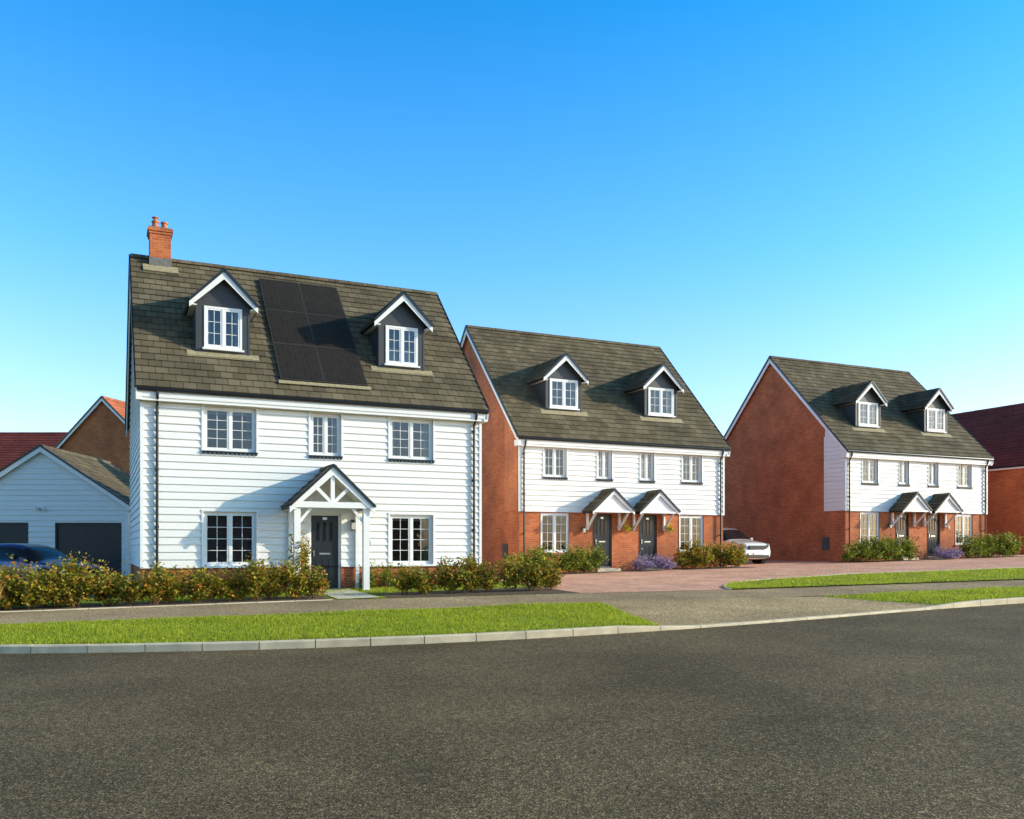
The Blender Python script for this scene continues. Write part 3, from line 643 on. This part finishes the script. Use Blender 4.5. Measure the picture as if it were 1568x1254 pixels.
# ------------------------------------------------------------------ vegetation
def leaves(name,blobs,n,size,mat,stems=True,elong=1.7):
    V=[];F=[];mi=[]
    tot=sum(b[3]*b[4]+b[3]*b[5] for b in blobs)
    for b in blobs:
        k=int(n*(b[3]*b[4]+b[3]*b[5])/tot)
        nc=22; cd=rng.normal(size=(nc,3)); cd/=np.linalg.norm(cd,axis=1)[:,None]; cd[:,2]=cd[:,2]*.95
        cr=rng.uniform(.35,1.15,nc)
        ci=rng.integers(0,nc,k)
        d=rng.normal(size=(k,3)); d/=np.linalg.norm(d,axis=1)[:,None]; rr=rng.random(k)**.45*rng.uniform(.2,.45,k)*1.2
        P=cd[ci]*(cr[ci]*.78)[:,None]+d*rr[:,None]
        P=P*np.array([b[3],b[4],b[5]])+np.array(b[:3])
        gz=G(b[0],b[1])+.03; P[:,2]=np.maximum(P[:,2],gz+rng.random(k)*.08)
        ks=max(4,k//45)
        for _ in range(ks):
            a=rng.uniform(0,6.28); r=rng.random()**.5*.9
            bx,by=b[0]+math.cos(a)*r*b[3],b[1]+math.sin(a)*r*b[4]; h=b[2]+b[5]*rng.uniform(.75,1.4)*(1-.3*r)
            m=rng.integers(5,9); idx=rng.integers(0,k,m)
            P[idx]=np.array([bx,by,h])+rng.normal(size=(m,3))*np.array([.035,.035,.09])
        A=rng.normal(size=(k,3)); A/=np.linalg.norm(A,axis=1)[:,None]; A[:,2]=A[:,2]*.6+.25
        B=np.cross(A,rng.normal(size=(k,3))); B/=np.linalg.norm(B,axis=1)[:,None]
        s=size*rng.uniform(.6,1.3,k)[:,None]
        base=len(V)
        q=np.stack([P,P+A*s*.5*elong+B*s*.4,P+A*s*elong,P+A*s*.5*elong-B*s*.4],1).reshape(-1,3)
        V+=q.tolist(); F+=[(base+4*i,base+4*i+1,base+4*i+2,base+4*i+3) for i in range(k)]; mi+=[0]*k
        if stems:
            for _ in range(9):
                a=rng.uniform(0,6.28); tip=np.array([b[0]+math.cos(a)*b[3]*.7,b[1]+math.sin(a)*b[4]*.7,b[2]+b[5]*rng.uniform(.3,1.1)]); bs=np.array([b[0]+math.cos(a)*.06,b[1]+math.sin(a)*.06,gz-.05])
                w=.009; base=len(V)
                for o in ((w,0),(-w*.5,w*.86),(-w*.5,-w*.86)): V.append([bs[0]+o[0],bs[1]+o[1],bs[2]])
                V.append(tip.tolist()); F+=[(base,base+1,base+3),(base+1,base+2,base+3),(base+2,base,base+3)]; mi+=[1]*3
    me=bpy.data.meshes.new(name); me.from_pydata(V,[],F); me.materials.append(M[mat]); me.materials.append(M['stem']); me.polygons.foreach_set('material_index',mi); me.update()
    ob=bpy.data.objects.new(name,me); scene.collection.objects.link(ob); return ob
def row(u0,u1,v0,v1,h,step,rad,jit=.12):
    out=[];n=max(1,int(round((u1-u0)/step)))
    for i in range(n):
        u=u0+(i+.5)*(u1-u0)/n+random.uniform(-jit,jit); v=lerp(v0,v1,(i+.5)/n)+random.uniform(-jit,jit); hh=h*random.uniform(.7,1.18)
        out.append((u,v,G(u,v)+hh*.48,rad*random.uniform(.8,1.2),rad*random.uniform(.8,1.05),hh*.5))
    return out
leaves('hedge',row(-3.4,5.1,22.95,22.45,.80,.47,.40)+row(-3,.3,23.5,23.3,.85,.6,.42),36000,.06,'leaf')
leaves('hedge',row(6.9,11.4,22.35,21.5,.76,.55,.35),12500,.06,'leaf')
leaves('shrub',row(1.4,4.3,24.95,24.95,.55,.6,.28),3500,.05,'leafg')
leaves('shrub',row(7.2,10.2,24.95,24.95,.5,.6,.28),3500,.05,'leafg')
leaves('shrub',row(13.6,17.3,29.4,29.3,.85,.45,.48),11000,.065,'leafg')
leaves('shrub',row(20.9,24.0,29.4,29.3,.85,.45,.48),9500,.065,'leaf')
leaves('shrub',row(30.3,34.3,29.9,29.9,.95,.5,.52),9500,.07,'leafg')
leaves('shrub',row(37.7,41.4,29.9,29.9,.95,.5,.52),8500,.07,'leafg')
leaves('lavender',row(18.6,20.2,29.0,29.0,.5,.4,.35),4500,.04,'lav',stems=False,elong=2.4)
leaves('lavender',row(35.5,37.0,29.6,29.6,.5,.4,.35),3500,.045,'lav',stems=False,elong=2.4)
leaves('tall_shrub',[(4.95,24.4,.75,.28,.25,.75)],2600,.05,'leaf')
leaves('potted_plant',[(7.0,24.9,.35,.25,.22,.4)],900,.045,'leafg')
for x,z in ((18.95,2.05),(21.0,2.05)):
    e=leaves('hanging_basket',[(x,30.2,z,.17,.17,.17)],260,.05,'yellow',stems=False)
def litter(name,n):
    V=[];F=[]
    for _ in range(n):
        u=random.uniform(-6,20); k=kerb(u)
        if random.random()<.5: v=k-abs(random.gauss(0,.18))-.02; z=G(u,v)-.118
        else: v=random.uniform(pnear(u),pback(u)); z=G(u,v)+.008
        a=random.uniform(0,6.28); s=random.uniform(.012,.03); c,d=math.cos(a)*s,math.sin(a)*s
        i=len(V); V+=[(u-c,v-d,z),(u+d*.5,v-c*.5,z+.006),(u+c,v+d,z+random.uniform(0,.012)),(u-d*.5,v+c*.5,z+.004)]; F.append((i,i+1,i+2,i+3))
    me=bpy.data.meshes.new(name); me.from_pydata(V,[],F); me.materials.append(M['litter']); me.update(); ob=bpy.data.objects.new(name,me); scene.collection.objects.link(ob)
litter('fallen_leaves',420)
def tufts(name,pts,n,h,mat,spread=.3,w=.008):
    V=[];F=[]
    for (u,v) in pts:
        for _ in range(n):
            a=random.uniform(0,6.28); r=random.random()*.08; hh=h*random.uniform(.5,1.1); l=random.uniform(.1,1)*spread
            b=Vector((u+math.cos(a)*r,v+math.sin(a)*r,G(u,v)+.0)); t=b+Vector((math.cos(a)*l,math.sin(a)*l,hh)); m=(b+t)/2+Vector((0,0,hh*.18)); s=Vector((math.sin(a+1),math.cos(a),0))*w
            i=len(V); V+=[tuple(b-s),tuple(b+s),tuple(m+s),tuple(m-s),tuple(t)]; F+=[(i,i+1,i+2,i+3),(i+3,i+2,i+4)]
    me=bpy.data.meshes.new(name); me.from_pydata(V,[],F); me.materials.append(M[mat]); me.update(); ob=bpy.data.objects.new(name,me); scene.collection.objects.link(ob)
tufts('ornamental_grass',[(-2.7+random.random()*.9,22.5+random.random()*.8) for _ in range(16)],90,.72,'straw')
def blades(name,regs,hscale=1):
    Vs=[]
    for P,n,smax,dz,hf in regs:
        s=rng.random(n)*(smax[1]-smax[0])+smax[0]; t=rng.random(n)
        B=np.array([(lambda uv:(uv[0],uv[1],hf(*uv)+dz))(P(a,b)) for a,b in zip(s,t)])
        h=rng.uniform(.02,.065,n)*hscale*(1+.5*np.sin(B[:,0]*2.1+np.sin(B[:,1]*1.7)*2)*np.sin(B[:,1]*1.3)); w=rng.uniform(.004,.009,n); a=rng.uniform(0,6.28,n); l=rng.uniform(.1,.9,n)*h; la=rng.uniform(0,6.28,n)
        D=np.stack([np.cos(a)*w,np.sin(a)*w,0*w],1); T=B+np.stack([np.cos(la)*l,np.sin(la)*l,h],1)
        Vs.append(np.stack([B-D,B+D,T],1).reshape(-1,3))
    V=np.concatenate(Vs); nf=len(V)//3
    me=bpy.data.meshes.new(name); me.vertices.add(len(V)); me.vertices.foreach_set('co',V.ravel()); me.loops.add(len(V)); me.loops.foreach_set('vertex_index',np.arange(len(V))); me.polygons.add(nf); me.polygons.foreach_set('loop_start',np.arange(0,len(V),3)); me.polygons.foreach_set('loop_total',np.full(nf,3))
    me.materials.append(M['blade']); me.update(); me.validate(); ob=bpy.data.objects.new(name,me); scene.collection.objects.link(ob)
blades('grass_blades',[(VL,80000,(.66,1),0,Gd),(VR,26000,(0,.2),0,Gd),(GA,28000,(0,.3),.03,G),(lambda s,t:(lerp(1,10.6,s),lerp(23.0,24.78,t)),9000,(0,1),0,G)])
# ------------------------------------------------------------------ cars
def car(name,loc,rz,paintk,suv=False):
    E=empty(name,loc,rz); H=1.70 if suv else 1.48; W=.92; Ln=4.45 if suv else 4.1; bz=1.08 if suv else .92
    S=[(-.5,.72,.38,.62,.66,.6),(-.485,.84,.25,.80,.86,.7),(-.45,.9,.22,bz,bz+.04,.74),(-.41,.91,.22,bz,H-.22,.66),(-.30,.92,.22,bz,H-.03,.64),(-.08,.92,.22,bz,H,.64),(.08,.92,.22,bz-.01,H-.05,.63),(.245,.92,.22,bz-.03,bz+.02,.72),(.38,.9,.22,bz-.10,bz-.05,.7),(.46,.86,.22,bz-.2,bz-.13,.66),(.49,.78,.25,.6,.7,.6),(.5,.7,.32,.5,.55,.55)]
    me=bpy.data.meshes.new('body'); V=[];F=[];mi=[]
    for (x,w,zb,zl,zt,tw) in S:
        ring=[(w*.9,zb),(w,zb+.15 if zb+.15<zl else (zb+zl)/2),(w,(zb+zl)/2+.08),(w*.965,zl),(tw,zt-.03),(tw*.75,zt),(0,zt+.012)]
        pts=ring+[(-a,b) for a,b in ring[-2::-1]]
        V+=[(x*Ln,a,b) for a,b in pts]
    k=13
    for i in range(len(S)-1):
        for j in range(k):
            jj=(j+1)%k
            F.append((i*k+j,i*k+jj,(i+1)*k+jj,(i+1)*k+j))
            glass=(j in(3,8) and 2<=i<=6) or (j in (3,4,5,6,7,8) and i in (2,6))
            mi.append(1 if glass else 0)
    F.append(tuple(range(k))); mi.append(0); F.append(tuple(range((len(S)-1)*k,len(S)*k))); mi.append(0)
    me.from_pydata(V,[],F); me.materials.append(M[paintk]); me.materials.append(M['carglass']); me.polygons.foreach_set('material_index',mi); me.polygons.foreach_set('use_smooth',[True]*len(F)); me.update()
    ob=bpy.data.objects.new('body',me); scene.collection.objects.link(ob); ob.parent=E
    sd=ob.modifiers.new('s','SUBSURF'); sd.levels=2; sd.render_levels=2
    me.attributes.new('crease_edge','FLOAT','EDGE')
    cr=me.attributes['crease_edge'].data
    for e in me.edges:
        a,b=e.vertices; 
        if a%k==b%k and a%k in (3,9): cr[e.index].value=.6
        elif a%k!=b%k and (a//k) in (7,9) : cr[e.index].value=.4
    w=MB()
    for x in (-.30,.31):
        for s in (-1,1):
            w.cyl((x*Ln,s*.935,.33),(x*Ln,s*.72,.33),.335,'rubber',24); w.cyl((x*Ln,s*.955,.33),(x*Ln,s*.93,.33),.22,'steel',16); w.cyl((x*Ln,s*.928,.35),(x*Ln,s*.7,.35),.39,'black',24)
            for a in range(5):
                an=a*1.2566; w.beam((x*Ln,s*.958,.33),(x*Ln+math.cos(an)*.2,s*.958,.33+math.sin(an)*.2),.04,.02,'black',nrm=(0,1,0))
    w.finish('wheels',E)
    d=MB(); f=.5*Ln; hz=bz-.28
    for s in (-1,1):
        d.prism([(f-.28,s*.86,hz+.0),(f-.07,s*.60,hz-.06),(f-.07,s*.60,hz+.07),(f-.32,s*.84,hz+.13)],(.05,s*.04,0),'lampglass')
        d.prism([(-f+.12,s*.87,.72),(-f+.02,s*.66,.72),(-f+.04,s*.66,.9),(-f+.16,s*.85,.9)],(-.04,s*.03,0),'pot')
        d.box(.13*Ln,.13*Ln+.14,min(s*.93,s*1.06),max(s*.93,s*1.06),bz-.02,bz+.12,paintk)
        for x in (-.17,.03): d.box(x*Ln,x*Ln+.05,min(s*.86,s*.885),max(s*.86,s*.885),bz,bz+.25,'black')
        d.box(-.12*Ln,-.12*Ln+.2,min(s*.93,s*.945),max(s*.93,s*.945),bz-.12,bz-.09,'steel')
        d.box(-.2*Ln,.2*Ln,min(s*.9,s*.94),max(s*.9,s*.94),.2,.3,'black')
    d.box(f-.06,f+.03,-.5,.5,hz-.12,hz+.04,'black'); d.box(f-.06,f+.02,-.62,.62,.28,.42,'black'); d.box(f+.0,f+.03,-.26,.26,.44,.54,'white')
    d.finish('lights_and_trim',E)
    return E
bx,by=x2uv(-15.15,28.2); car('parked_car',(bx,by,G(bx,by)+.01),R(-24.8-14),'carblue')
car('parked_car',(26.4,33.6,G(26.5,33)+.01),R(-88),'carwhite',True)
# ------------------------------------------------------------------ light, sky
PH,EL=R(24),R(19.5)
sun=bpy.data.lights.new('sun','SUN'); sun.energy=5; sun.angle=R(.5); sun.color=(1,.87,.66)
so=bpy.data.objects.new('sun',sun); scene.collection.objects.link(so)
dirv=Vector((-math.cos(PH)*math.cos(EL),math.sin(PH)*math.cos(EL),-math.sin(EL))); so.rotation_euler=dirv.to_track_quat('-Z','Y').to_euler(); so.location=(30,-10,30)
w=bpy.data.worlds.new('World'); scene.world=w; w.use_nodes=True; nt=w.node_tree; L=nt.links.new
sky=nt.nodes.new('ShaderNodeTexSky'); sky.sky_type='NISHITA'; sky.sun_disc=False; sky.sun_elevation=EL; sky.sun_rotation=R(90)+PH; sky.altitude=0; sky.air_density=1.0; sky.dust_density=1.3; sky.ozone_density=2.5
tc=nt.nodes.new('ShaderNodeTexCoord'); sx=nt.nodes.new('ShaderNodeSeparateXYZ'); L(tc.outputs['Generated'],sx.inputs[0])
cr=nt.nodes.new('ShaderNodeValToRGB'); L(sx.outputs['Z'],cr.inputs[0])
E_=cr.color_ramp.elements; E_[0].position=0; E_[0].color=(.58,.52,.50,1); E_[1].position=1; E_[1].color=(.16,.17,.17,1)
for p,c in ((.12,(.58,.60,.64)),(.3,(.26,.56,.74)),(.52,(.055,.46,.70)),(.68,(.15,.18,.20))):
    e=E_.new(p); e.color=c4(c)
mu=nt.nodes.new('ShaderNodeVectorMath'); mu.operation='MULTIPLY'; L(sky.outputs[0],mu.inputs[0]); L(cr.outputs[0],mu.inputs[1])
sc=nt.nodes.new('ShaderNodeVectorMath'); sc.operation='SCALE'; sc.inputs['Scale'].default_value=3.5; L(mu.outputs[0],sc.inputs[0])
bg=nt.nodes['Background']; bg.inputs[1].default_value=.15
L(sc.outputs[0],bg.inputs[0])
# ------------------------------------------------------------------ camera
cam=bpy.data.cameras.new('camera'); co=bpy.data.objects.new('camera',cam); scene.collection.objects.link(co); scene.camera=co
co.location=(0,0,EYE); co.rotation_euler=(R(90),0,R(-24.8)); cam.sensor_width=36; cam.lens=36*1371/1568; cam.shift_y=213/1568; cam.clip_end=3000; cam.clip_start=.1
scene.view_settings.view_transform='Standard'; scene.view_settings.look='None'; scene.view_settings.exposure=0
